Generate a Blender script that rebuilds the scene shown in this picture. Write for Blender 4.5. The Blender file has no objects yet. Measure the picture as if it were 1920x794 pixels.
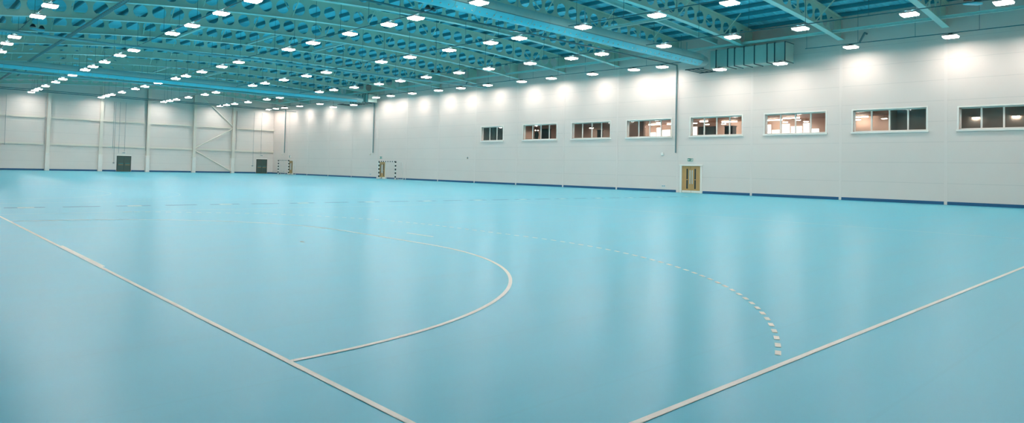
import bpy, math, random
from mathutils import Vector, Matrix
random.seed(7)
PI = math.pi
SC = bpy.context.scene
COL = SC.collection
# ------------------------------------------------------------------ camera, world, exposure
cam_d = bpy.data.cameras.new('camera')
cam = bpy.data.objects.new('camera', cam_d); COL.objects.link(cam)
R = Vector((0.750329, -0.660655, 0.023257)); U = Vector((-0.037952, -0.007926, 0.999248)); F = Vector((0.659974, 0.750648, 0.031020))
m = Matrix((( R.x, U.x, -F.x, 0), (R.y, U.y, -F.y, 0), (R.z, U.z, -F.z, 1.556), (0, 0, 0, 1)))
cam.matrix_world = m
cam_d.sensor_fit = 'HORIZONTAL'; cam_d.sensor_width = 36
cam_d.lens = 1250.65 / 1920 * 36
cam_d.shift_x = (960 - 873.34) / 1920
cam_d.shift_y = (278.58 - 397) / 1920
cam_d.clip_end = 400; cam_d.clip_start = 0.05
SC.camera = cam
w = bpy.data.worlds.new('world'); SC.world = w; w.use_nodes = True
w.node_tree.nodes['Background'].inputs[0].default_value = (0.25, 0.6, 0.75, 1)
w.node_tree.nodes['Background'].inputs[1].default_value = 0.0
SC.view_settings.view_transform = 'Standard'; SC.view_settings.look = 'None'
SC.view_settings.gamma = 1; SC.view_settings.use_curve_mapping = False
SC.view_settings.exposure = -0.35
LAMP = 118.0        # radiance of the high bay lamps

# ------------------------------------------------------------------ room figures (metres)
XR, YB, XL, YN = 50.99, 108.3, -6.0, -6.0
def zbot(x): return max(10.2, 12.17 - 0.0024 * (x - 32.5) ** 2)      # underside of the arched beams
BD = 1.5                                                   # beam depth
FR = [5.4, 11.7, 17.9, 24.3, 30.7, 36.9, 43.3, 49.8, 56.4, 63.0, 69.6, 76.2, 82.7, 89.3, 95.9, 102.5]

# ------------------------------------------------------------------ materials
def mat(name, col, rough=0.5, metal=0.0, emit=None, es=0.0, spec=0.5, noise=0.0, nscale=4.0, bump=0.0):
    M = bpy.data.materials.new(name); M.use_nodes = True
    nt = M.node_tree; b = nt.nodes['Principled BSDF']
    b.inputs['Base Color'].default_value = (*col, 1); b.inputs['Roughness'].default_value = rough
    b.inputs['Metallic'].default_value = metal; b.inputs['Specular IOR Level'].default_value = spec
    if emit: b.inputs['Emission Color'].default_value = (*emit, 1); b.inputs['Emission Strength'].default_value = es
    if noise or bump:
        tc = nt.nodes.new('ShaderNodeTexCoord'); n = nt.nodes.new('ShaderNodeTexNoise')
        n.inputs['Scale'].default_value = nscale; n.inputs['Detail'].default_value = 4
        nt.links.new(tc.outputs['Object'], n.inputs['Vector'])
        if noise:
            r = nt.nodes.new('ShaderNodeMapRange'); r.inputs['To Min'].default_value = 1 - noise; r.inputs['To Max'].default_value = 1 + noise
            nt.links.new(n.outputs['Fac'], r.inputs['Value'])
            x = nt.nodes.new('ShaderNodeVectorMath'); x.operation = 'SCALE'; x.inputs[0].default_value = col
            nt.links.new(r.outputs['Result'], x.inputs['Scale']); nt.links.new(x.outputs['Vector'], b.inputs['Base Color'])
        if bump:
            bp = nt.nodes.new('ShaderNodeBump'); bp.inputs['Strength'].default_value = bump
            nt.links.new(n.outputs['Fac'], bp.inputs['Height']); nt.links.new(bp.outputs['Normal'], b.inputs['Normal'])
    return M

def wall_mat(name, col, axis):
    """painted insulated panels: thin joint lines every 1.33 m of height"""
    M = mat(name, col, 0.55, spec=0.3)
    nt = M.node_tree; b = nt.nodes['Principled BSDF']; N = nt.nodes.new; L = nt.links.new
    g = N('ShaderNodeNewGeometry'); s = N('ShaderNodeSeparateXYZ'); L(g.outputs['Position'], s.inputs[0])
    def line(out, period, off, width):
        a = N('ShaderNodeMath'); a.operation = 'ADD'; a.inputs[1].default_value = off; L(out, a.inputs[0])
        mo = N('ShaderNodeMath'); mo.operation = 'WRAP'; mo.inputs[1].default_value = 0; mo.inputs[2].default_value = period; L(a.outputs[0], mo.inputs[0])
        lt = N('ShaderNodeMath'); lt.operation = 'LESS_THAN'; lt.inputs[1].default_value = width; L(mo.outputs[0], lt.inputs[0])
        return lt.outputs[0]
    h = line(s.outputs['Z'], 1.33, 0.0, 0.03)
    n = N('ShaderNodeTexNoise'); n.inputs['Scale'].default_value = 0.35; n.inputs['Detail'].default_value = 5; L(g.outputs['Position'], n.inputs['Vector'])
    r = N('ShaderNodeMapRange'); r.inputs['To Min'].default_value = 0.96; r.inputs['To Max'].default_value = 1.04; L(n.outputs['Fac'], r.inputs['Value'])
    k = N('ShaderNodeMath'); k.operation = 'MULTIPLY_ADD'; k.inputs[1].default_value = -0.14; L(h, k.inputs[0]); L(r.outputs[0], k.inputs[2])
    x = N('ShaderNodeVectorMath'); x.operation = 'SCALE'; x.inputs[0].default_value = col; L(k.outputs[0], x.inputs['Scale'])
    L(x.outputs['Vector'], b.inputs['Base Color'])
    return M

def floor_mat():
    col = (0.045, 0.47, 0.61)
    M = mat('vinyl sports floor', col, 0.3, spec=0.34)
    nt = M.node_tree; b = nt.nodes['Principled BSDF']; N = nt.nodes.new; L = nt.links.new
    g = N('ShaderNodeNewGeometry'); s = N('ShaderNodeSeparateXYZ'); L(g.outputs['Position'], s.inputs[0])
    wr = N('ShaderNodeMath'); wr.operation = 'WRAP'; wr.inputs[1].default_value = 0; wr.inputs[2].default_value = 1.5; L(s.outputs['Y'], wr.inputs[0])
    lt = N('ShaderNodeMath'); lt.operation = 'LESS_THAN'; lt.inputs[1].default_value = 0.03; L(wr.outputs[0], lt.inputs[0])
    mp = N('ShaderNodeMapping'); mp.inputs['Scale'].default_value = (0.25, 1.6, 1); L(g.outputs['Position'], mp.inputs['Vector'])
    n = N('ShaderNodeTexNoise'); n.inputs['Scale'].default_value = 0.9; n.inputs['Detail'].default_value = 6; L(mp.outputs[0], n.inputs['Vector'])
    r = N('ShaderNodeMapRange'); r.inputs['To Min'].default_value = 0.88; r.inputs['To Max'].default_value = 1.12; L(n.outputs['Fac'], r.inputs['Value'])
    k = N('ShaderNodeMath'); k.operation = 'MULTIPLY_ADD'; k.inputs[1].default_value = -0.03; L(lt.outputs[0], k.inputs[0]); L(r.outputs[0], k.inputs[2])
    x = N('ShaderNodeVectorMath'); x.operation = 'SCALE'; x.inputs[0].default_value = col; L(k.outputs[0], x.inputs['Scale'])
    L(x.outputs['Vector'], b.inputs['Base Color'])
    r2 = N('ShaderNodeMapRange'); r2.inputs['To Min'].default_value = 0.26; r2.inputs['To Max'].default_value = 0.34; L(n.outputs['Fac'], r2.inputs['Value'])
    L(r2.outputs[0], b.inputs['Roughness'])
    return M

def glass_mat():
    M = bpy.data.materials.new('window glass'); M.use_nodes = True; nt = M.node_tree
    nt.nodes.remove(nt.nodes['Principled BSDF']); out = nt.nodes['Material Output']
    t = nt.nodes.new('ShaderNodeBsdfTransparent'); t.inputs[0].default_value = (0.93, 0.93, 0.92, 1)
    g = nt.nodes.new('ShaderNodeBsdfGlossy'); g.inputs['Roughness'].default_value = 0.03
    mx = nt.nodes.new('ShaderNodeMixShader'); mx.inputs[0].default_value = 0.08
    nt.links.new(t.outputs[0], mx.inputs[1]); nt.links.new(g.outputs[0], mx.inputs[2]); nt.links.new(mx.outputs[0], out.inputs[0])
    return M

M_FLOOR = floor_mat()
M_WALL = wall_mat('right wall panels', (0.81, 0.665, 0.60), 'Y')
M_BACK = wall_mat('back wall panels', (0.80, 0.69, 0.63), 'X')
M_TRIM = mat('white painted trim', (0.90, 0.80, 0.72), 0.5)
M_JOINT = mat('panel joint cover', (0.83, 0.685, 0.62), 0.5)
M_CREAM = mat('cream steel paint', (0.80, 0.70, 0.60), 0.5)
M_SLEEVE = mat('white column padding', (0.86, 0.76, 0.69), 0.6)
M_BEAM = mat('grey green beam paint', (0.52, 0.68, 0.57), 0.5, noise=0.05, nscale=0.8)
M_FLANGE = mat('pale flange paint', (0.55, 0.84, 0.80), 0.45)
M_DECK = mat('teal roof deck', (0.20, 0.72, 0.84), 0.45, noise=0.10, nscale=0.4)
M_PURLIN = mat('dark teal galvanised purlin', (0.04, 0.26, 0.32), 0.5)
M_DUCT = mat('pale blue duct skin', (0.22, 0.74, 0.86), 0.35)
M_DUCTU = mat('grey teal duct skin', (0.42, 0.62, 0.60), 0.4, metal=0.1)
M_DUCTS = mat('duct seam', (0.20, 0.33, 0.35), 0.4, metal=0.5)
M_GALV = mat('galvanised duct steel', (0.48, 0.62, 0.56), 0.45, metal=0.2, noise=0.08, nscale=1.5)
M_DARK = mat('dark steel', (0.03, 0.07, 0.08), 0.5)
M_COND = mat('dark conduit', (0.05, 0.15, 0.17), 0.5)
M_PIPE = mat('pale pipe', (0.34, 0.56, 0.58), 0.35, metal=0.3)
M_DPIPE = mat('grey pipe', (0.16, 0.24, 0.25), 0.4, metal=0.3)
M_LINE = mat('cream court line', (0.92, 0.79, 0.68), 0.4)
M_LINE2 = mat('faded pale court line', (0.42, 0.64, 0.66), 0.4)
M_DLINE = mat('dark teal floor tape', (0.01, 0.16, 0.32), 0.4)
M_SKIRT = mat('navy skirting', (0.015, 0.10, 0.22), 0.4)
M_OAK = mat('oak veneer door', (0.56, 0.30, 0.11), 0.45, noise=0.08, nscale=3)
M_SLOT = mat('dark door glass', (0.03, 0.04, 0.045), 0.1)
M_CHROME = mat('satin steel', (0.75, 0.73, 0.72), 0.3, metal=0.6)
M_GDOOR = mat('grey green steel door', (0.06, 0.095, 0.08), 0.5)
M_TEAL = mat('pale teal push bar', (0.08, 0.26, 0.26), 0.4)
M_GREEN = mat('exit sign green', (0.01, 0.20, 0.14), 0.5)
M_WHITE = mat('white plastic', (0.90, 0.81, 0.74), 0.4)
M_BLACK = mat('black paint', (0.015, 0.02, 0.02), 0.5)
M_GREYB = mat('grey box plastic', (0.30, 0.33, 0.33), 0.5)
M_HOUS = mat('lamp housing', (0.10, 0.14, 0.14), 0.5, metal=0.2)
M_LENS = mat('lamp diffuser', (0.9, 0.9, 0.88), 0.4, emit=(1.0, 0.965, 0.91), es=LAMP)
M_RIM = mat('lamp lens rim', (0.9, 0.9, 0.88), 0.4, emit=(1.0, 0.95, 0.88), es=LAMP * 0.06)
M_UP = mat('added roof uplight', (0.9, 0.9, 0.88), 0.4, emit=(0.85, 0.97, 1.0), es=LAMP * 0.35)  # added upward glow that brightens the roof, no known lamp part
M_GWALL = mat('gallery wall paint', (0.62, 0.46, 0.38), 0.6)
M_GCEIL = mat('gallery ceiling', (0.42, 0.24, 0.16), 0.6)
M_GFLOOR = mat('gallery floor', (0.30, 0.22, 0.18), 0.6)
M_BLIND = mat('grey brown blind fabric', (0.36, 0.31, 0.27), 0.7)
M_DBLIND = mat('dark green grey blind', (0.10, 0.12, 0.11), 0.7)
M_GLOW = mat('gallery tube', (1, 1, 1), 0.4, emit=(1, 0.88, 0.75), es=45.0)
M_DAY = mat('daylight pane', (1, 1, 1), 0.4, emit=(0.97, 0.98, 1.0), es=4.0)
M_GLASS = glass_mat()
M_SKIN = mat('skin', (0.12, 0.08, 0.06), 0.6)
M_CLOTH = mat('dark clothing', (0.03, 0.05, 0.05), 0.8)
M_NET = mat('white goal net frame', (0.84, 0.76, 0.70), 0.5)

# ------------------------------------------------------------------ mesh helpers
class MB:
    def __init__(s): s.v = []; s.f = []; s.mi = []; s.sm = []
    def add(s, vs, fs, mi=0, sm=False):
        o = len(s.v); s.v += [tuple(v) for v in vs]
        for f in fs: s.f.append(tuple(i + o for i in f)); s.mi.append(mi); s.sm.append(sm)
        return s
    def box(s, x0, y0, z0, x1, y1, z1, mi=0):
        vs = [(x, y, z) for z in (z0, z1) for y in (y0, y1) for x in (x0, x1)]
        return s.add(vs, [(0, 2, 3, 1), (4, 5, 7, 6), (0, 1, 5, 4), (2, 6, 7, 3), (0, 4, 6, 2), (1, 3, 7, 5)], mi)
    def tube(s, a, b, r, n=8, r2=None, cap=True, mi=0):
        a = Vector(a); b = Vector(b); d = (b - a).normalized()
        t = Vector((0, 0, 1)) if abs(d.z) < 0.9 else Vector((1, 0, 0))
        u = d.cross(t).normalized(); w_ = d.cross(u); r2 = r if r2 is None else r2
        vs = []
        for p, rr in ((a, r), (b, r2)):
            for k in range(n):
                an = 2 * PI * k / n; vs.append(p + (u * math.cos(an) + w_ * math.sin(an)) * rr)
        fs = [(k, k + n, (k + 1) % n + n, (k + 1) % n) for k in range(n)]
        s.add(vs, fs, mi, True)
        if cap: s.add(vs[:n], [tuple(range(n))], mi); s.add(vs[n:], [tuple(range(n - 1, -1, -1))], mi)
        return s
    def bar(s, a, b, wd, ht, mi=0):
        """rectangular bar from a to b, wd across, ht upward"""
        a = Vector(a); b = Vector(b); d = (b - a).normalized(); t = Vector((0, 0, 1)) if abs(d.z) < 0.95 else Vector((1, 0, 0))
        u = d.cross(t).normalized() * wd / 2; q = u.cross(d).normalized() * ht / 2
        vs = [p + i * u + j * q for p in (a, b) for i, j in ((-1, -1), (1, -1), (1, 1), (-1, 1))]
        return s.add(vs, [(0, 1, 2, 3), (7, 6, 5, 4), (0, 4, 5, 1), (1, 5, 6, 2), (2, 6, 7, 3), (3, 7, 4, 0)], mi)
    def build(s, name, mats, parent=None, bevel=0.0):
        me = bpy.data.meshes.new(name); me.from_pydata(s.v, [], s.f)
        if not isinstance(mats, (list, tuple)): mats = [mats]
        for q in mats: me.materials.append(q)
        me.polygons.foreach_set('material_index', s.mi); me.polygons.foreach_set('use_smooth', s.sm)
        me.update()
        o = bpy.data.objects.new(name, me); COL.objects.link(o)
        if parent: o.parent = parent
        if bevel:
            b = o.modifiers.new('bevel', 'BEVEL'); b.width = bevel; b.segments = 2
        return o
def tag(o, label=None, cat=None, group=None, kind=None):
    if label: o['label'] = label
    if cat: o['category'] = cat
    if group: o['group'] = group
    if kind: o['kind'] = kind
    return o
def empty(name, loc=(0, 0, 0), rz=0.0):
    o = bpy.data.objects.new(name, None); COL.objects.link(o); o.location = loc; o.rotation_euler = (0, 0, rz); o.empty_display_size = 0.3
    return o
def copy_tree(o, parent=None):
    c = o.copy(); COL.objects.link(c); c.parent = parent
    for k in list(o.children): copy_tree(k, c)
    return c
ORD = ['', 'first', 'second', 'third', 'fourth', 'fifth', 'sixth', 'seventh', 'eighth', 'ninth', 'tenth', 'eleventh', 'twelfth', 'thirteenth', 'fourteenth', 'fifteenth',
       'sixteenth', 'seventeenth', 'eighteenth', 'nineteenth', 'twentieth', 'twenty-first', 'twenty-second', 'twenty-third', 'twenty-fourth', 'twenty-fifth', 'twenty-sixth',
       'twenty-seventh', 'twenty-eighth', 'twenty-ninth', 'thirtieth', 'thirty-first', 'thirty-second', 'thirty-third', 'thirty-fourth']

# ================================================================== SETTING
# floor and its painted courts
fl = MB().box(XL - 0.3, YN - 0.3, -0.25, XR + 0.36, YB + 0.3, 0.0).build('floor', M_FLOOR); tag(fl, 'glossy light blue vinyl sports hall floor with painted handball courts', 'floor', kind='structure')
LW, LZ = 0.05, 0.004
def ribbon(pts, wd, name, matl, dash=None, parent=fl):
    """flat painted line following pts (list of (x,y)); dash=(on, off) in metres"""
    global LZ
    LZ += 0.00004; mb = MB(); P = [Vector((p[0], p[1])) for p in pts]
    s = [0.0]
    for i in range(1, len(P)): s.append(s[-1] + (P[i] - P[i - 1]).length)
    def at(d):
        d = max(0, min(s[-1], d))
        for i in range(1, len(P)):
            if d <= s[i] + 1e-9:
                t = (d - s[i - 1]) / max(1e-9, s[i] - s[i - 1]); q = P[i - 1].lerp(P[i], t); dd = (P[i] - P[i - 1]).normalized(); return q, Vector((-dd.y, dd.x))
    if dash:
        segs = []; d = dash[2] if len(dash) > 2 else 0
        while d < s[-1]: segs.append((d, min(d + dash[0], s[-1]))); d += dash[0] + dash[1]
    else: segs = [(0, s[-1])]
    for a, b in segs:
        ds = [a] + [x for x in s if a < x < b] + [b]
        L_ = []; 
        for d in ds:
            q, n = at(d); L_.append((q + n * wd / 2, q - n * wd / 2))
        for i in range(len(L_) - 1):
            (a0, a1), (b0, b1) = L_[i], L_[i + 1]
            mb.add([(a0.x, a0.y, LZ), (a1.x, a1.y, LZ), (b1.x, b1.y, LZ), (b0.x, b0.y, LZ)], [(0, 1, 2, 3)])
    # small thickness so the paint is a solid film
    n = len(mb.v)
    mb.v += [(x, y, LZ - 0.003) for x, y, z in mb.v]
    for f in list(mb.f[:n // 4]): mb.f.append(tuple(i + n for i in reversed(f))); mb.mi.append(0); mb.sm.append(False)
    return mb.build(name, matl, parent)
def area_curve(cx, yc, r, x0, y0, y1):
    """goal area curve: two quarter circles about the posts joined by a 3 m straight, clipped to y0..y1"""
    pts = []
    for k in range(49):
        a = -PI / 2 + PI / 2 * k / 48; pts.append((cx + r * math.cos(a), yc - 1.5 + r * math.sin(a)))
    for k in range(49):
        a = PI / 2 * k / 48; pts.append((cx + r * math.cos(a), yc + 1.5 + r * math.sin(a)))
    return [p for p in pts if y0 <= p[1] <= y1]
GX = 2.517
def court(y0, full=True):
    yc = y0 + 9.97; ml = M_LINE if full else M_LINE2
    ribbon([(GX - .025, y0), (GX - .025, y0 + 20)], LW, 'goal_line', ml)
    ribbon([(GX + .021, yc - 1.5), (GX + .021, yc + 1.5)], 0.04, 'goal_mouth_line', ml)
    ribbon([(GX - .05, y0 + .025), (43.2, y0 + .025)], LW, 'sideline', ml)
    ribbon([(GX - .05, y0 + 19.95), (43.2, y0 + 19.95)], LW, 'sideline', M_LINE2)
    ribbon(area_curve(GX, yc, 5.975, 0, y0, y0 + 20), LW, 'goal_area_line', ml)
    c = area_curve(GX, yc, 8.975, 0, y0 + 0.10, y0 + 19.9)
    yb_ = y0 + 0.16; xb = GX + math.sqrt(8.975 ** 2 - (yc - 1.5 - yb_) ** 2)
    ribbon([(xb, yb_)] + c + [(xb, y0 + 19.8)], LW, 'free_throw_line', ml, dash=(0.15, 0.15, 0.03))
    ribbon([(GX + 7, yc - .5), (GX + 7, yc + .5)], LW, 'penalty_line', ml)
    ribbon([(GX + 4, yc - .075), (GX + 4, yc + .075)], LW, 'goalkeeper_line', ml)
    ribbon([(23.5, y0), (23.5, y0 + 20)], LW, 'centre_line', M_LINE2)
for y0 in (2.404, 27.8, 53.2, 78.6): court(y0, y0 < 10)
ribbon([(-5, 25.35), (43, 24.55)], 0.26, 'divider_strip', M_DLINE, dash=(1.1, 0.5))
ribbon([(-4.2, 25.34), (43, 24.55)], 0.26, 'divider_strip', M_LINE, dash=(0.45, 2.75, 1.15))

# right wall with window and door openings
WIN = [(51.92, 55.35, 6.32, 3), (44.25, 48.85, 6.33, 4), (37.72, 42.25, 6.30, 4), (31.35, 35.85, 6.29, 4), (25.1, 29.5, 6.30, 4), (18.9, 23.25, 6.29, 4), (12.75, 17.08, 6.27, 4), (6.6, 11.0, 6.16, 4)]
WZ = 4.78
def slab_x(name, x0, x1, ylo, yhi, zlo, zhi, holes, matl):
    """wall slab of constant x with rectangular openings (y0,y1,z0,z1)"""
    ys = sorted({ylo, yhi} | {h[0] for h in holes} | {h[1] for h in holes}); mb = MB()
    for a, b in zip(ys, ys[1:]):
        hs = sorted([h for h in holes if h[0] <= a + 1e-6 and h[1] >= b - 1e-6], key=lambda h: h[2]); z = zlo
        for h in hs:
            if h[2] > z + 1e-6: mb.box(x0, a, z, x1, b, h[2])
            z = h[3]
        mb.box(x0, a, z, x1, b, zhi)
    return mb.build(name, matl)
DOORS_R = [(28.55, 30.3, 2.32), (74.2, 75.8, 2.32), (100.75, 102.35, 2.32)]
holes = [(a, b, WZ, t) for a, b, t, n in WIN] + [(a, b, 0.0, t) for a, b, t in DOORS_R]
wr = slab_x('wall_right', XR, XR + 0.36, YN, YB, 0, 14.2, holes, M_WALL); tag(wr, 'long pale grey panelled wall with a row of high windows', 'wall', kind='structure')
wb = MB()
DB = [(26.46, 28.43, 2.34), (48.05, 49.96, 2.42)]
xs = [XL] + [v for d in DB for v in d[:2]] + [XR]
for i, (a, b) in enumerate(zip(xs, xs[1:])):
    wb.box(a, YB, DB[i // 2][2] if i % 2 else 0, b, YB + 0.3, 14.2)
tag(wb.build('wall_back', M_BACK), 'pale far end wall crossed by cream steel columns and rails', 'wall', kind='structure')
tag(MB().box(XL - 0.3, YN, 0, XL, YB, 14.2).build('wall_left', M_WALL), 'side wall left of the view', 'wall', kind='structure')
tag(MB().box(XL, YN - 0.3, 0, XR, YN, 14.2).build('wall_front', M_WALL), 'wall behind the viewer', 'wall', kind='structure')

# roof deck: trapezoidal steel sheet bent over the arch
dk = MB(); NX = 40; pitch = 0.34; ys = []
y = YN
while y < YB + 0.2:
    ys += [(y, 0), (y + 0.12, 0), (y + 0.16, 0.05), (y + 0.30, 0.05)]; y += pitch
xs = [XL - 0.2 + (XR + 0.4 - XL) * k / NX for k in range(NX + 1)]
vs = [(x, yy, zbot(x) + BD + 0.27 + h) for x in xs for yy, h in ys]; n = len(ys)
dk.add(vs, [(i * n + j, i * n + j + 1, (i + 1) * n + j + 1, (i + 1) * n + j) for i in range(NX) for j in range(n - 1)])
tag(dk.build('ceiling', M_DECK), 'teal profiled steel roof deck arching over the hall', 'ceiling', kind='structure')

# skirting
def segs(lo, hi, cuts):
    out = []; a = lo
    for c0, c1 in sorted(cuts):
        if c0 > a: out.append((a, c0))
        a = max(a, c1)
    if a < hi: out.append((a, hi))
    return out
sk = MB()
for a, b in segs(YN, YB, [(f - .09, f + .09) for f in FR] + [(d[0] - .2, d[1] + .42) for d in DOORS_R]):
    sk.box(XR - 0.05, a, 0, XR, b, 0.10); sk.box(XR - 0.035, a, 0.10, XR, b, 0.20)
tag(sk.build('baseboard_right', M_SKIRT), 'navy blue skirting along the windowed wall', 'skirting', kind='structure')
COLX = [11.05, 17.58, 24.2, 30.65, 37.55, 43.85]
sk = MB()
for a, b in segs(XL, XR, [(c - .3, c + .3) for c in COLX] + [(d[0] - .05, d[1] + .05) for d in DB]):
    sk.box(a, YB - 0.05, 0, b, YB, 0.24)
tag(sk.build('baseboard_back', M_SKIRT), 'navy blue skirting along the far end wall', 'skirting', kind='structure')
for i, f in enumerate(FR):
    t = MB().box(XR - 0.025, f - 0.085, 0, XR, f + 0.085, 0.3).box(XR - 0.012, f - 0.085, 0.3, XR, f - 0.045, 12.9).box(XR - 0.012, f + 0.045, 0.3, XR, f + 0.085, 12.9).box(XR - 0.006, f - 0.045, 0.3, XR, f + 0.045, 12.9).build('trim_%d' % (i + 1), M_JOINT)
    tag(t, 'thin vertical panel joint cover on the windowed wall', 'trim', kind='structure')

# windows
for i, (a, b, t, n) in enumerate(WIN):
    fr = MB()
    # outer architrave and sill standing proud of the wall
    fr.box(XR - 0.03, a - 0.10, t, XR + 0.02, b + 0.10, t + 0.09).box(XR - 0.03, a - 0.10, WZ, XR + 0.02, a, t).box(XR - 0.03, b, WZ, XR + 0.02, b + 0.10, t)
    fr.box(XR - 0.09, a - 0.14, WZ - 0.13, XR + 0.10, b + 0.14, WZ)
    win = fr.build('window_%d' % (i + 1), M_TRIM, bevel=0.006)
    tag(win, 'white framed high window on the right wall, %s from the far end' % ORD[i + 1], 'window', kind='structure')
    g = MB(); x0, x1 = XR + 0.20, XR + 0.27
    g.box(x0, a, WZ, x1, b, WZ + 0.07).box(x0, a, t - 0.07, x1, b, t).box(x0, a, WZ, x1, a + 0.07, t).box(x0, b - 0.07, WZ, x1, b, t)
    g.build('window_frame', M_TRIM, win)
    for k in range(1, n):
        y = a + (b - a) * k / n; MB().box(x0 - 0.01, y - 0.045, WZ + .07, x1, y + 0.045, t - .07).build('mullion', M_TRIM, win)
    for k in range(n):
        y = a + (b - a) * k / n; MB().box(x0 + 0.03, y + 0.05, WZ + 0.07, x0 + 0.036, y + (b - a) / n - 0.05, t - 0.07).build('pane', M_GLASS, win)

# viewing gallery behind the windows (floor, ceiling and partitions)
GZ, CZ = 4.2, 6.78
def struct(mb, name, m_, label=None, cat=None):
    return tag(mb.build(name, m_), label, cat, kind='structure')
X0 = XR + 0.36
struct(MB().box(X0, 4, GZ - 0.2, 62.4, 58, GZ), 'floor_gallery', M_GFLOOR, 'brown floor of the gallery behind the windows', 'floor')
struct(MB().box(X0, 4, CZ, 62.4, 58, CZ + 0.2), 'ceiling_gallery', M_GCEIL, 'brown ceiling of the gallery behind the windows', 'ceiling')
FW = [(27.75, 28.2, 6.35), (26.97, 27.7, 5.84), (26.06, 26.78, 6.35), (24.98, 25.99, 6.11), (24.35, 24.9, 6.38), (23.54, 24.21, 5.84), (35.2, 35.8, 6.4), (39.97, 40.77, 5.93), (39.39, 39.92, 6.42), (38.25, 39.27, 6.17)]
tag(slab_x('wall_gallery_far', 62.1, 62.4, 4, 58, GZ, CZ, [(a, b, 5.1, t) for a, b, t in FW], M_GWALL), 'far wall of the gallery with bright daylight windows', 'wall', kind='structure')
for i, (a, b, t) in enumerate(FW):
    f = MB(); f.box(62.06, a - .03, 5.07, 62.14, a, t).box(62.06, b, 5.07, 62.14, b + .03, t).box(62.06, a - .03, t, 62.14, b + .03, t + .03)
    o = struct(f, 'window_%d' % (9 + i), M_TRIM, 'bright daylight window seen across the gallery, %s of ten' % ORD[i + 1], 'window')
    MB().box(62.2, a, 5.1, 62.24, b, t).build('pane', M_DAY, o)
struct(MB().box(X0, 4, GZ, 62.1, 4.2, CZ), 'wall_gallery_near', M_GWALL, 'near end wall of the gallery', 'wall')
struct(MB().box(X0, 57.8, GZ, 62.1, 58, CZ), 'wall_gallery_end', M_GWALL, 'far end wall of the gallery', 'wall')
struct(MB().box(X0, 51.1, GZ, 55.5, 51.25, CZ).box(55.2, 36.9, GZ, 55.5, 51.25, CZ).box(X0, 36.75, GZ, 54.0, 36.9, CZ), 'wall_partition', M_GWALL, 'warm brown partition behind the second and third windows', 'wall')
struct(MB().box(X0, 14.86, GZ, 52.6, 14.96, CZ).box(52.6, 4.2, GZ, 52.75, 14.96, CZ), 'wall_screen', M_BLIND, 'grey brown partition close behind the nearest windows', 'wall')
t = MB()
for k in range(14): t.box(51.36, 51.85 + k * .255, 4.7, 51.40, 51.85 + k * .255 + .235, 6.5)
t.box(51.34, 51.8, 6.5, 51.44, 55.5, 6.56)
bl = t.build('window_blind', M_DBLIND); tag(bl, 'dark green grey vertical blind drawn behind the farthest window', 'blind')
def gal_lamp(a, b, x, z=CZ - 0.1):
    e_ = empty('gallery_tube_lamp', (x, (a + b) / 2, z)); h = abs(b - a) / 2
    MB().box(-.09, -h, 0.03, .09, h, 0.10).build('housing', M_TRIM, e_)
    MB().box(-.07, -h + .02, -0.05, .07, h - .02, 0.03).build('diffuser', M_GLOW, e_)
    MB().tube((0, -h * .7, .10), (0, -h * .7, CZ - z), .012, 6).build('rod', M_TRIM, e_); MB().tube((0, h * .7, .10), (0, h * .7, CZ - z), .012, 6).build('rod', M_TRIM, e_)
    return e_
for (a, b, x, lab) in [(26.28, 27.84, 61.0, 'glowing gallery tube lamp seen in the sixth window, left side'), (24.2, 25.6, 59.6, 'glowing gallery tube lamp seen in the sixth window, right side'),
        (32.6, 33.4, 59.4, 'short glowing gallery tube lamp seen top left in the fifth window'), (30.5, 32.0, 61.0, 'glowing gallery tube lamp seen top right in the fifth window'),
        (40.6, 42.1, 60.5, 'glowing gallery tube lamp seen top left in the fourth window'), (38.5, 39.95, 60.7, 'glowing gallery tube lamp seen in the middle of the fourth window'),
        (36.9, 37.9, 60.9, 'glowing gallery tube lamp seen top right in the fourth window'), (19.4, 20.6, 61.3, 'glowing gallery tube lamp seen top left in the seventh window')]:
    tag(gal_lamp(a, b, x), lab, 'lamp', 'tube lamps in the gallery')
def gal_disc(x, y, lab, z=6.45):
    e_ = empty('gallery_pendant_lamp', (x, y, z)); MB().tube((0, 0, 0), (0, 0, .06), .24, 16, .14).build('shade', M_TRIM, e_)
    MB().tube((0, 0, -.03), (0, 0, .0), .17, 16, .22).build('diffuser', M_GLOW, e_); MB().tube((0, 0, .06), (0, 0, CZ - z), .01, 6).build('cable', M_DARK, e_)
    return tag(e_, lab, 'lamp', 'round pendant lamps in the gallery')
for x, y, lab in [(58.3, 33.3, 'small round pendant lamp in the fifth window, left pane'), (60.4, 33.2, 'small round pendant lamp in the fifth window, second pane'), (60.6, 31.6, 'small round pendant lamp in the fifth window, third pane'),
        (56.2, 35.9, 'small round pendant lamp high in the fourth window, third pane'), (60.7, 40.6, 'small round pendant lamp in the fourth window, second pane'), (61.0, 26.0, 'small round pendant lamp in the sixth window, second pane'),
        (59.3, 24.2, 'small round pendant lamp in the sixth window, third pane'), (61.2, 24.3, 'small round pendant lamp in the sixth window beside the third mullion'), (61.4, 20.2, 'round glow imitating a hall lamp reflection, seventh window, left pane'),  # both seventh-window discs are added, imitating hall lamps mirrored in its glass
        (61.2, 18.2, 'round glow imitating a hall lamp reflection, seventh window, second pane'), (54.2, 46.6, 'round pendant lamp in the second window, third pane'), (54.3, 50.0, 'round pendant lamp in the second window, left pane'),
        (54.2, 42.4, 'round pendant lamp in the third window, second pane'), (54.2, 39.6, 'round pendant lamp in the third window, right pane')]:
    gal_disc(x, y, lab, 6.02 if x < 55 else 6.45)
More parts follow.
